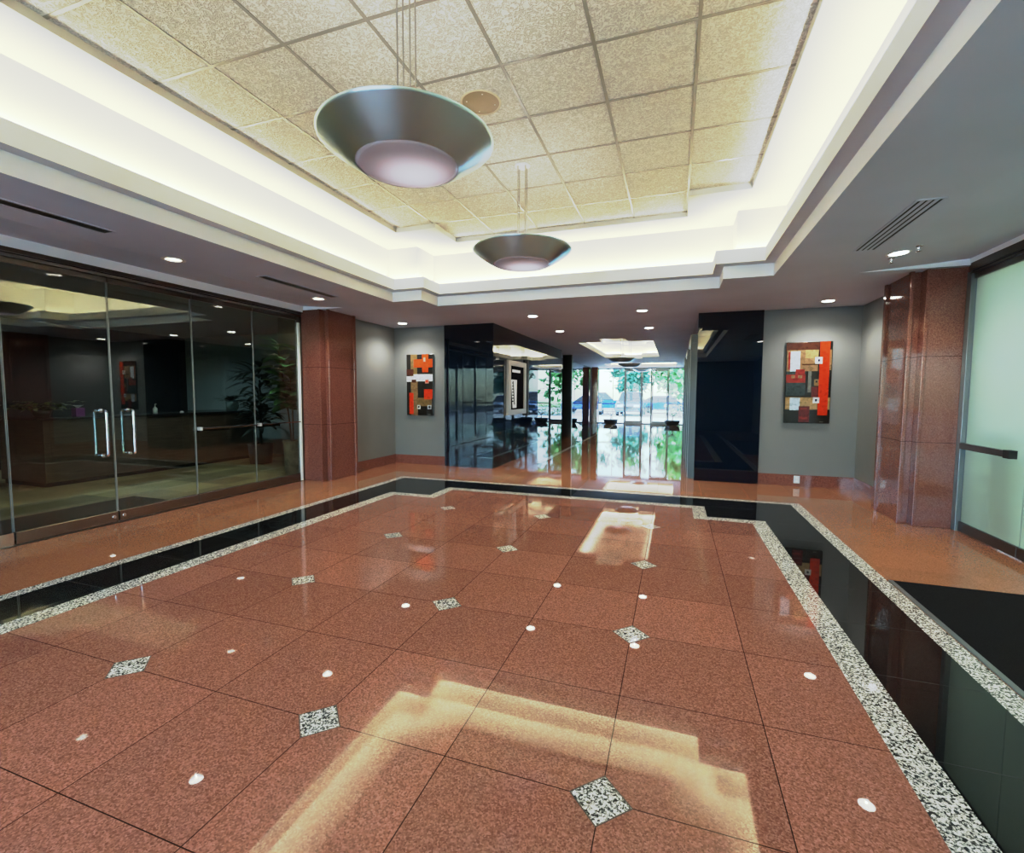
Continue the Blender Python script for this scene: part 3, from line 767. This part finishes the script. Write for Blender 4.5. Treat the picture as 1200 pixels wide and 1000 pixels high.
bm = B(); ub(bm, (1.268, YB - .018, -.968), (1.328, YB - .0125, -.885), 0, .003); build('cover_plate', bm, 'alu', root)
for z in (-.945, -.908):
    bm = B(); ub(bm, (1.285, YB - .0205, z - .011), (1.311, YB - .018, z + .011), 0, .002); build('socket', bm, 'white', root)
b = B(); ub(b, (1.385, YB - .017, -.962), (1.44, YB - .0125, -.892), 0, .003); o = build('blank_plate', b, 'base', None, 'brown blank plate on the baseboard beside the outlet', 'plate'); origin(o, P(1.41, YB - .015, -.96))

# ------------------------------------------------------------------ poster frame on the black corridor wall
xw = -2.295
root = thing('poster_frame', P(xw, 6.82, -.3), 'silver framed black and white poster on the black corridor wall', 'poster')
y0, y1, z0, z1 = 6.40, 7.26, -.30, .50
bm = B()
for q in ((y0, z0, y0 + .11, z1), (y1 - .11, z0, y1, z1), (y0 + .11, z0, y1 - .11, z0 + .075), (y0 + .11, z1 - .075, y1 - .11, z1)):
    ub(bm, (xw + .001, q[0], q[1]), (xw + .035, q[2], q[3]), 0, .004)
M['poster_frame'] = mat('poster_frame_metal', (.34, .28, .25), .4, .6); build('frame', bm, 'poster_frame', root)
bm = B(); ub(bm, (xw + .001, y0 + .11, z0 + .075), (xw + .02, y1 - .11, z1 - .075), 0)
xx = xw + .0205
def pq(ya, za, yb, zb, yc, zc, yd, zd, mi): quad(bm, [P(xx, ya, za), P(xx, yb, zb), P(xx, yc, zc), P(xx, yd, zd)], mi)
pq(6.60, .33, 6.98, .33, 6.98, .37, 6.60, .37, 1)
pq(6.62, -.20, 6.80, -.20, 6.82, .22, 6.54, .22, 1)
xx += .0004
for i in range(7): 
    z = .16 - .045 * i; pq(6.60, z, 6.66, z, 6.66, z + .02, 6.60, z + .02, 0)
pq(6.68, -.15, 6.73, -.15, 6.66, .2, 6.62, .2, 2)
M['poster_black'] = mat('poster_black', (.004, .004, .005), .9, spec=0.); M['poster_white'] = mat('poster_white', (.55, .57, .60), .9, spec=0.); M['poster_grey'] = mat('poster_grey', (.10, .11, .12), .9, spec=0.)
build('poster', bm, ['poster_black', 'poster_white', 'poster_grey'], root, recalc=False)
b = B(); ub(b, (xw + .001, 7.30, -.34), (xw + .04, 7.38, .56), 0, .004); o = build('black_wall_post', b, 'rubber', None, 'slim black upright beside the poster frame', 'post'); origin(o, P(xw, 7.34, -.34))

# ------------------------------------------------------------------ mats
root = thing('entrance_mat', P(1.6, 2., ZF), 'large black entrance mat on the floor by the frosted doors', 'mat')
b = B(); ub(b, (1.140, .4, ZF + .0005), (1.97, 3.018, ZF + .006)); build('pile', b, 'mat', root)
b = B(); ub(b, (1.118, .4, ZF + .0005), (1.139, 3.018, ZF + .007)); build('edge_strip', b, 'grey_frame', root)
b = B(); ub(b, (-4.92, -.6, ZF + .0005), (-4.14, 3.06, ZF + .006)); o = build('door_mat', b, 'mat2', None, 'dark grey mat on the floor behind the glass doors', 'mat'); origin(o, P(-4.5, 1.3, ZF))

# ------------------------------------------------------------------ reception room behind the glass
b = B(); poly_cells(b, rect(-9.0, YR, -4.2, 7.0), None, ZF); struct('floor_reception', b, 'carpet')
b = B(); poly_cells(b, rect(-9.0, YR, XL - .04, 7.0), None, ZS + .02); struct('ceiling_reception', b, 'recceil')
b = B(); ub(b, (-8.3, YR, ZF), (-8.2, 6.2, 1.)); struct('wall_reception_dark', b, 'recdark')
b = B(); ub(b, (-8.3, 6.05, ZF), (-3.95, 6.15, 1.)); struct('wall_reception_end', b, 'recwall')
b = B(); ub(b, (-9.0, YR - .1, ZF), (-4.1, YR, 1.7)); struct('wall_reception_rear', b, 'recdark')
b = B(); ub(b, (-9.1, YR, ZF), (-9.0, 7.0, 1.7)); struct('wall_reception_outer', b, 'recdark')
root = thing('reception_desk', P(-6.6, 4.2, ZF), 'long dark wood reception desk behind the glass doors', 'desk')
b = B(); ub(b, (-6.98, 3.02, ZF + .05), (-6.19, 5.6, -.29)); build('body', b, 'wood', root)
b = B(); ub(b, (-6.96, 3.04, ZF + .001), (-6.23, 5.58, ZF + .05)); build('plinth', b, 'counter', root)
b = B(); ub(b, (-7.02, 2.98, -.29), (-6.15, 5.64, -.262), 0, .004); build('countertop', b, 'counter', root)
def leaf(bm, p, d, up, L, W, mi=0, fold=.25):
    d = d.normalized(); sd = d.cross(up).normalized(); nn = sd.cross(d)
    c = [(0, 0), (.25, .7), (.55, 1.), (.8, .7), (1., 0)]
    mid = [bm.verts.new(p + d * (L * t) - nn * (.35 * L * t * t)) for t, w in c]
    for s in (-1, 1):
        ed = [bm.verts.new(p + d * (L * t) - nn * (.35 * L * t * t) + sd * (s * W * w / 2) + nn * (W * w * fold / 2)) for t, w in c[1:-1]]
        seq = [mid[0]] + ed + [mid[-1]]
        for i in range(4):
            q = [mid[i], mid[i + 1]] + ([seq[i + 1]] if i < 3 else []) + ([seq[i]] if i > 0 else [])
            if len(q) >= 3:
                f = bm.faces.new(q); f.smooth = True; f.material_index = mi
# trailing plant on the desk
root = thing('trailing_plant', P(-6.4, 3.12, -.262), 'low trailing green plant on the desk corner', 'plant')
b = B(); lathe(b, P(-6.4, 3.12, -.262), [(0, 0), (.09, 0), (.12, .10), (.11, .10), (.1, .09), (0, .09)], 20); build('pot', b, 'planter', root)
b = B()
for i in range(70):
    a = R.uniform(0, 2 * PI); p = P(-6.4, 3.12, -.262) + Vector((R.gauss(0, .11), R.gauss(0, .22), .11 + R.uniform(0, .12)))
    leaf(b, p, Vector((math.cos(a), math.sin(a), R.uniform(-.2, .6))), Vector((0, 0, 1)), R.uniform(.07, .12), R.uniform(.05, .07))
build('foliage', b, 'trail', root)
root = thing('tissue_box', P(-6.35, 3.42, -.262), 'magenta tissue box with white tissue on the desk', 'tissue box')
M['magenta'] = mat('magenta_card', (.22, .03, .22), .5)
q = P(-6.35, 3.42, -.262)
b = B(); box(b, q + Vector((-.06, -.06, 0)), q + Vector((.06, .06, .13)), 0, .004); build('carton', b, 'magenta', root)
b = B()
for i in range(9):
    a = i * 2 * PI / 9; leaf(b, q + Vector((0, 0, .125)), Vector((math.cos(a), math.sin(a), 1.3)), Vector((0, 0, 1)), .085, .07)
build('tissue', b, 'white', root)
root = thing('sanitizer_bottle', P(-6.3, 4.22, -.262), 'small clear pump bottle on the desk counter', 'bottle')
q = P(-6.3, 4.22, -.262)
b = B(); lathe(b, q, [(0, 0), (.035, 0), (.036, .09), (.014, .115), (.014, .125), (0, .125)], 20); build('body', b, 'white', root)
b = B(); tube(b, [q + Vector((0, 0, .12)), q + Vector((0, 0, .17)), q + Vector((.035, 0, .172))], .006, 8); build('pump', b, 'white', root)
root = thing('desk_mouse', P(-6.28, 4.55, -.262), 'small white mouse on the desk counter', 'mouse')
q = P(-6.28, 4.55, -.262); b = B(); lathe(b, q, [(.03, 0), (.034, .012), (.02, .03), (0, .034)], 16); build('shell', b, 'white', root)
# vase plant on the far end of the desk
q = P(-6.32, 5.35, -.262); root = thing('vase_plant', q, 'small dark leafed plant in pale blue vase on desk end', 'plant')
M['vase'] = mat('pale_blue_ceramic', (.30, .42, .45), .3)
b = B(); lathe(b, q, [(0, 0), (.09, 0), (.13, .08), (.125, .19), (.095, .22), (.085, .21), (0, .2)], 28); build('vase', b, 'vase', root)
b = B()
for i in range(16):
    a = i * 2 * PI / 16 + R.uniform(-.2, .2); leaf(b, q + Vector((0, 0, .2)), Vector((math.cos(a), math.sin(a), R.uniform(.35, 1.3))), Vector((0, 0, 1)), R.uniform(.2, .34), .09)
build('leaves', b, 'darkleaf', root)
# tall dark plant
q = P(-5.62, 5.2, ZF); root = thing('tall_dark_plant', q, 'tall dark arching plant behind the fiddle leaf fig', 'plant')
b = B(); lathe(b, q, [(0, 0), (.2, 0), (.24, .4), (.22, .4), (.2, .36), (0, .36)], 28); build('pot', b, 'planter', root)
b = B(); tube(b, [q + Vector((0, 0, .35)), q + Vector((.03, 0, 1.0)), q + Vector((0, .02, 1.7))], [.03, .025, .015], 8); build('trunk', b, 'darkleaf', root)
b = B()
for i in range(170):
    a = R.uniform(0, 2 * PI); h = R.uniform(.7, 1.95); d = Vector((math.cos(a), math.sin(a), R.uniform(-.1, .9)))
    leaf(b, q + Vector((0, 0, h)) + d * R.uniform(.02, .18), d, Vector((0, 0, 1)), R.uniform(.3, .5), R.uniform(.07, .13))
build('foliage', b, 'darkleaf', root)
# fiddle leaf fig
q = P(-4.46, 4.62, ZF); root = thing('fiddle_leaf_fig', q, 'fiddle leaf fig in tall beige pot behind the glass', 'plant')
b = B(); lathe(b, q, [(0, 0), (.135, 0), (.15, .02), (.165, .55), (.175, .57), (.172, .60), (.15, .60), (.145, .56), (0, .55)], 36); build('pot', b, 'pot', root)
b = B(); lathe(b, q, [(0, .565), (.146, .562)], 24); build('soil', b, 'soil', root)
b = B()
stems = []
for dx, dy, h in ((-.03, .0, 1.95), (-.16, -.03, 2.3), (.02, -.05, 1.55)):
    pts = [q + Vector((dx * .2, dy * .2, .55)), q + Vector((dx * .6 + .01, dy * .6, 1.1)), q + Vector((dx * 1.6, dy * 1.6, h))]; tube(b, pts, [.016, .013, .007], 8); stems.append(pts)
build('stem', b, 'bark', root)
b = B()
for pts in stems:
    for i in range(34):
        t = .38 + .62 * i / 33; p = pts[1].lerp(pts[2], (t - .35) / .65) if t > .35 else pts[0]
        a = i * 2.4 + R.uniform(-.3, .3); d = Vector((math.cos(a), math.sin(a), R.uniform(.05, .75)))
        leaf(b, p, d, Vector((0, 0, 1)), R.uniform(.26, .40), R.uniform(.22, .31), 0, .22)
build('foliage', b, 'fig', root)
# chair by the plants
q = P(-5.02, 5.35, ZF); root = thing('visitor_chair', q, 'dark visitor chair with tube legs behind the fig pot', 'chair')
M['navy'] = mat('navy_seat', (.012, .015, .03), .5)
b = B(); box(b, q + Vector((-.24, -.24, .42)), q + Vector((.24, .24, .49)), 0, .02); build('seat', b, 'navy', root)
b = B(); box(b, q + Vector((-.24, .2, .55)), q + Vector((.24, .25, .95)), 0, .02); build('backrest', b, 'navy', root)
for sx in (-1, 1):
    for sy in (-1, 1):
        b = B(); top = .93 if sy > 0 else .43; tube(b, [q + Vector((sx * .22, sy * .22, .0)), q + Vector((sx * .22, sy * .22, top))], .012, 8); build('leg', b, 'navy', root)
def room_fill(x, y, w, col):  # added fill spot without a fixture, brightens the reception behind the glass
    l = bpy.data.lights.new('reception_fill', 'SPOT'); l.energy = w; l.color = col; l.spot_size = 2.7; l.spot_blend = .6; l.shadow_soft_size = 0.
    o = bpy.data.objects.new('reception_fill', l); COL.objects.link(o); o.location = P(x, y, .95)
room_fill(-5.2, 1.6, 18, (1., .92, .78)); room_fill(-5.2, 3.4, 20, (1., .92, .78)); room_fill(-4.55, 4.2, 45, (.95, 1., .95)); room_fill(-7.0, 4.6, 60, (.8, .95, 1.))

# ------------------------------------------------------------------ planters by the far doors
def planter(x, y, label, seed):
    rr = random.Random(seed); q = P(x, y, ZF); root = thing('bonsai_planter', q, label, 'planter', 'bonsai planters by the far doors')
    b = B(); lathe(b, q, [(0, 0), (.25, 0), (.30, .05), (.36, .2), (.345, .24), (.31, .23), (0, .2)], 32); build('bowl', b, 'planter', root)
    b = B(); lathe(b, q, [(0, .215), (.315, .21)], 24); build('soil', b, 'soil', root)
    b = B(); tube(b, [q + Vector((0, 0, .2)), q + Vector((.03, 0, .42)), q + Vector((-.02, 0, .55))], [.03, .022, .012], 8)
    for i in range(6):
        a = rr.uniform(0, 2 * PI); tube(b, [q + Vector((0, 0, .4)), q + Vector((math.cos(a) * .25, math.sin(a) * .25, .5 + rr.uniform(0, .12)))], [.012, .005], 6)
    build('trunk', b, 'bark', root)
    b = B()
    for i in range(160):
        a = rr.uniform(0, 2 * PI); r = rr.uniform(.08, .34); leaf(b, q + Vector((math.cos(a) * r, math.sin(a) * r, .44 + rr.uniform(0, .2))), Vector((math.cos(a), math.sin(a), .3)), Vector((0, 0, 1)), .07, .04)
    build('foliage', b, 'darkleaf', root)
planter(-2.06, 16.35, 'dark bowl planter with bonsai inside the left far window', 1)
planter(-.06, 16.4, 'dark bowl planter with bonsai inside the right far window', 2)

# ------------------------------------------------------------------ outdoors beyond the far doors, and round the building
b = B(); box(b, (-60, YD * S + .06, -.12), (60, YD * S + 7, -.02)); struct('ground_walkway', b, 'concrete')
b = B(); box(b, (-60, YD * S + 7, -.14), (60, YD * S + 34, -.10)); struct('ground_parking', b, 'asphalt')
b = B(); box(b, (-60, YD * S + 34, -.12), (60, YD * S + 90, -.02)); struct('ground_lawn', b, 'lawn')
b = B(); box(b, (XR * S + .2, -40, -.14), (60, YD * S, -.03)); struct('ground_side', b, 'dark_asphalt')
b = B(); box(b, (-60, -50, -.14), (XR * S + .2, YR * S - .3, -.03)); struct('ground_rear', b, 'concrete')
PAINT = {}
def car(x, y, rz, col, key, label, suv=True):
    m = PAINT.setdefault(key, mat('car_paint_' + key, col, .2, .3, coat=.6))
    root = thing('parked_car', Vector((0, 0, 0)), label, 'car', 'cars parked outside')
    L, W = (4.7, 1.9) if suv else (4.6, 1.8); h0, hb, hr = .32, (1.05 if suv else .92), (1.72 if suv else 1.42)
    body = [(-L/2, h0), (L/2, h0), (L/2, .62), (L/2 - .12, hb - .16), (L/2 - 1.05, hb), (-L/2 + .1, hb), (-L/2, hb - .3)]
    cab = [(L/2 - 1.25, hb), (L/2 - 1.95, hr), (-L/2 + (.55 if suv else 1.1), hr), (-L/2 + .15, hb)]
    def ext(bm, prof, w0, w1):
        zmin = min(z for _, z in prof); zmax = max(z for _, z in prof); n = len(prof); sides = []
        for s in (-1, 1): sides.append([bm.verts.new((px, s * (w0 + (w1 - w0) * (z - zmin) / (zmax - zmin)) / 2, z)) for px, z in prof])
        for i in range(n): bm.faces.new((sides[0][i], sides[0][(i + 1) % n], sides[1][(i + 1) % n], sides[1][i]))
        bm.faces.new(sides[0]); bm.faces.new(sides[1][::-1])
        bmesh.ops.bevel(bm, geom=bm.edges[:], offset=.05, segments=2, affect='EDGES', profile=.5)
    bm = B(); ext(bm, body, W, W * .97); build('body', bm, m, root)
    bm = B(); ext(bm, cab, W * .93, W * .72); build('cabin', bm, 'counter', root)
    bm = B(); box(bm, (-L/2 + (.6 if suv else 1.15), -W * .35, hr - .03), (L/2 - 1.95, W * .35, hr + .03), 0, .02); build('roof_panel', bm, m, root)
    for sx in (-1, 1):
        for sy in (-1, 1):
            bm = B(); c = Vector((sx * L * .31, sy * (W/2 - .1), .33)); tube(bm, [c + Vector((0, -.11, 0)), c + Vector((0, .11, 0))], .33, 20); build('wheel', bm, 'rubber', root)
    for sy in (-1, 1):
        bm = B(); box(bm, (L/2 - .12, sy * W * .30 - .2, .66), (L/2 + .01, sy * W * .30 + .2, .82), 0, .02); build('headlight', bm, 'white', root)
    bm = B(); box(bm, (L/2 - .05, -.35, .5), (L/2 + .015, .35, .72), 0, .01); build('grille', bm, 'rubber', root)
    root.location = (x, y, -.10); root.rotation_euler = (0, 0, rz)
yd = YD * S
car(-3.1, yd + 12.5, -PI / 2, (.05, .12, .26), 'blue', 'blue grey car parked straight outside the left far door')
car(-6.2, yd + 13.0, -PI / 2 + .1, (.25, .29, .35), 'silver', 'silver car parked behind the left far windows', False)
car(-6.4, yd + 20., .1, (.01, .07, .35), 'royal', 'bright blue car farther out behind the left far windows')
car(-.6, yd + 17., 0.05, (.01, .07, .32), 'cobalt', 'blue car seen side on between the far doors', False)
car(5.6, yd + 13., -PI / 2 - .1, (.12, .16, .22), 'steel', 'grey car outside the right far window')
def tree(x, y, h, m, label, seed, spread=2.2, n=1500):
    rr = random.Random(seed); q = Vector((x, y, -.12)); root = thing('broadleaf_tree', q, label, 'tree', 'trees beyond the car park')
    bm = B(); tube(bm, [q, q + Vector((.1, 0, h * .3)), q + Vector((0, .1, h * .7))], [.16, .12, .05], 10)
    for i in range(6):
        a = i * PI / 3; tube(bm, [q + Vector((.1, 0, h * .33)), q + Vector((math.cos(a) * spread * .6, math.sin(a) * spread * .6, h * .62))], [.07, .02], 6)
    build('trunk', bm, 'bark', root)
    bm = B()
    cl = [(Vector((rr.gauss(0, spread * .5), rr.gauss(0, spread * .5), h * rr.uniform(.34, .95)))) for _ in range(16)]
    for i in range(n):
        c = rr.choice(cl); p = q + c + Vector((rr.gauss(0, .55), rr.gauss(0, .55), rr.gauss(0, .45))); d = Vector((rr.uniform(-1, 1), rr.uniform(-1, 1), rr.uniform(-.5, .6)))
        if d.length < .1: continue
        leaf(bm, p, d, Vector((0, 0, 1)), rr.uniform(.4, .7), rr.uniform(.3, .5))
    build('crown', bm, m, root)
tree(1.2, yd + 10.0, 5.2, 'tree', 'young tree with thin trunk outside the right far door', 11, 1.5, 700)
for i, (x, y, h, m, lab) in enumerate(((-11, yd + 27, 7, 'tree2', 'leftmost bluish green tree beyond the car park'), (-4.9, yd + 33, 7.5, 'tree2', 'bluish green tree behind the blue grey car'), (-.5, yd + 26, 7, 'tree', 'green tree beyond the gap between the far doors'),
                               (5.2, yd + 33, 7.5, 'tree', 'green tree behind the young tree outside'), (11.5, yd + 24, 8, 'tree', 'rightmost green tree beyond the car park'))): tree(x, y, h, m, lab, 30 + i, 2.8, 2200)
bm = B(); rr = random.Random(5)
for i in range(900):
    p = Vector((rr.uniform(-.6, 3.2), yd + 8.4 + rr.uniform(-.5, .5), rr.uniform(-.05, .75))); leaf(bm, p, Vector((rr.uniform(-1, 1), rr.uniform(-1, 1), rr.uniform(0, 1))), Vector((0, 0, 1)), .18, .11)
o = build('hedge', bm, 'hedge', None, 'low green hedge outside below the young tree', 'hedge'); origin(o, (1.3, yd + 8.4, -.1))

q = P(2.30, 3.93, ZF) + Vector((0, 0, -.03)); root = thing('potted_shrub', q, 'rounded shrub seen as a soft shadow through the frosted door', 'plant')
bm = B(); lathe(bm, q, [(0, 0), (.15, 0), (.2, .3), (.17, .3), (0, .27)], 24); build('pot', bm, 'planter', root)
bm = B(); rr = random.Random(9)
for i in range(500):
    a = rr.uniform(0, 2 * PI); h = rr.uniform(.3, 1.15); r = .26 * math.sqrt(max(.02, 1 - ((h - .5) / .68) ** 2)) * rr.uniform(.5, 1.); leaf(bm, q + Vector((math.cos(a) * r, math.sin(a) * r, h)), Vector((math.cos(a), math.sin(a), .4)), Vector((0, 0, 1)), .12, .07)
build('foliage', bm, 'hedge', root)
# ------------------------------------------------------------------ sky, sun, camera
W = bpy.data.worlds.new('sky'); bpy.context.scene.world = W; W.use_nodes = True
wt = W.node_tree; sky = wt.nodes.new('ShaderNodeTexSky'); sky.sky_type = 'NISHITA'; sky.sun_disc = False; sky.sun_elevation = 1.0; sky.sun_rotation = 3.6
wt.links.new(sky.outputs[0], wt.nodes['Background'].inputs[0]); wt.nodes['Background'].inputs[1].default_value = 1.9
sl = bpy.data.lights.new('sun', 'SUN'); sl.energy = 16.; sl.color = (1., .95, .86); sl.angle = .01
so = bpy.data.objects.new('sun', sl); COL.objects.link(so); so.rotation_euler = Vector((.55, .10, -1.)).to_track_quat('-Z', 'Y').to_euler()

cam = bpy.data.cameras.new('camera'); cam.sensor_width = 36.; cam.sensor_fit = 'HORIZONTAL'; cam.lens = 551.8 / 1200 * 36; cam.clip_end = 500; cam.clip_start = .02
co = bpy.data.objects.new('camera', cam); COL.objects.link(co)
yaw, pitch, roll = .332008, .0678622, .004047
fw = Vector((-math.sin(yaw) * math.cos(pitch), math.cos(yaw) * math.cos(pitch), -math.sin(pitch)))
r0 = Vector((math.cos(yaw), math.sin(yaw), 0)); u0 = r0.cross(fw)
r1 = r0 * math.cos(roll) + u0 * math.sin(roll); u1 = u0 * math.cos(roll) - r0 * math.sin(roll)
mx = Matrix((r1, u1, -fw)).transposed().to_4x4(); mx.translation = P(0, 0, 0); co.matrix_world = mx
sc = bpy.context.scene; sc.camera = co
vs = sc.view_settings; vs.view_transform = 'Standard'; vs.look = 'None'; vs.exposure = 0.
vs.use_white_balance = True; vs.white_balance_temperature = 6200; vs.white_balance_tint = 10
# one global tone curve with a long soft shoulder, as a phone camera would use
vs.use_curve_mapping = True; cm = vs.curve_mapping; WL = 8.
cm.white_level = (WL, WL, WL); cm.extend = 'HORIZONTAL'
TONE = [(0, 0), (.03, .05), (.08, .152), (.15, .285), (.24, .475), (.36, .60), (.6, .66), (1.3, .735), (2.8, .85), (5., .945), (8., .98)]
cu = cm.curves[3]
cu.points[0].location = (0, 0); cu.points[1].location = (1, TONE[-1][1])
for x, y in TONE[1:-1]: cu.points.new(x / WL, y)
cm.curves[2].points[1].location = (1., .72)
for x, y in ((.09, .09), (.2, .145), (.4, .24)): cm.curves[2].points.new(x, y)      # creamy highlights
for p in cm.curves[2].points: p.handle_type = 'VECTOR'
for p in cu.points: p.handle_type = 'AUTO_CLAMPED'
cm.update()
sc.cycles.max_bounces = 10; sc.cycles.diffuse_bounces = 5; sc.cycles.glossy_bounces = 6; sc.cycles.transparent_max_bounces = 16; sc.cycles.sample_clamp_indirect = 8.; sc.cycles.caustics_reflective = False; sc.cycles.caustics_refractive = False
sc.cycles.use_denoising = True
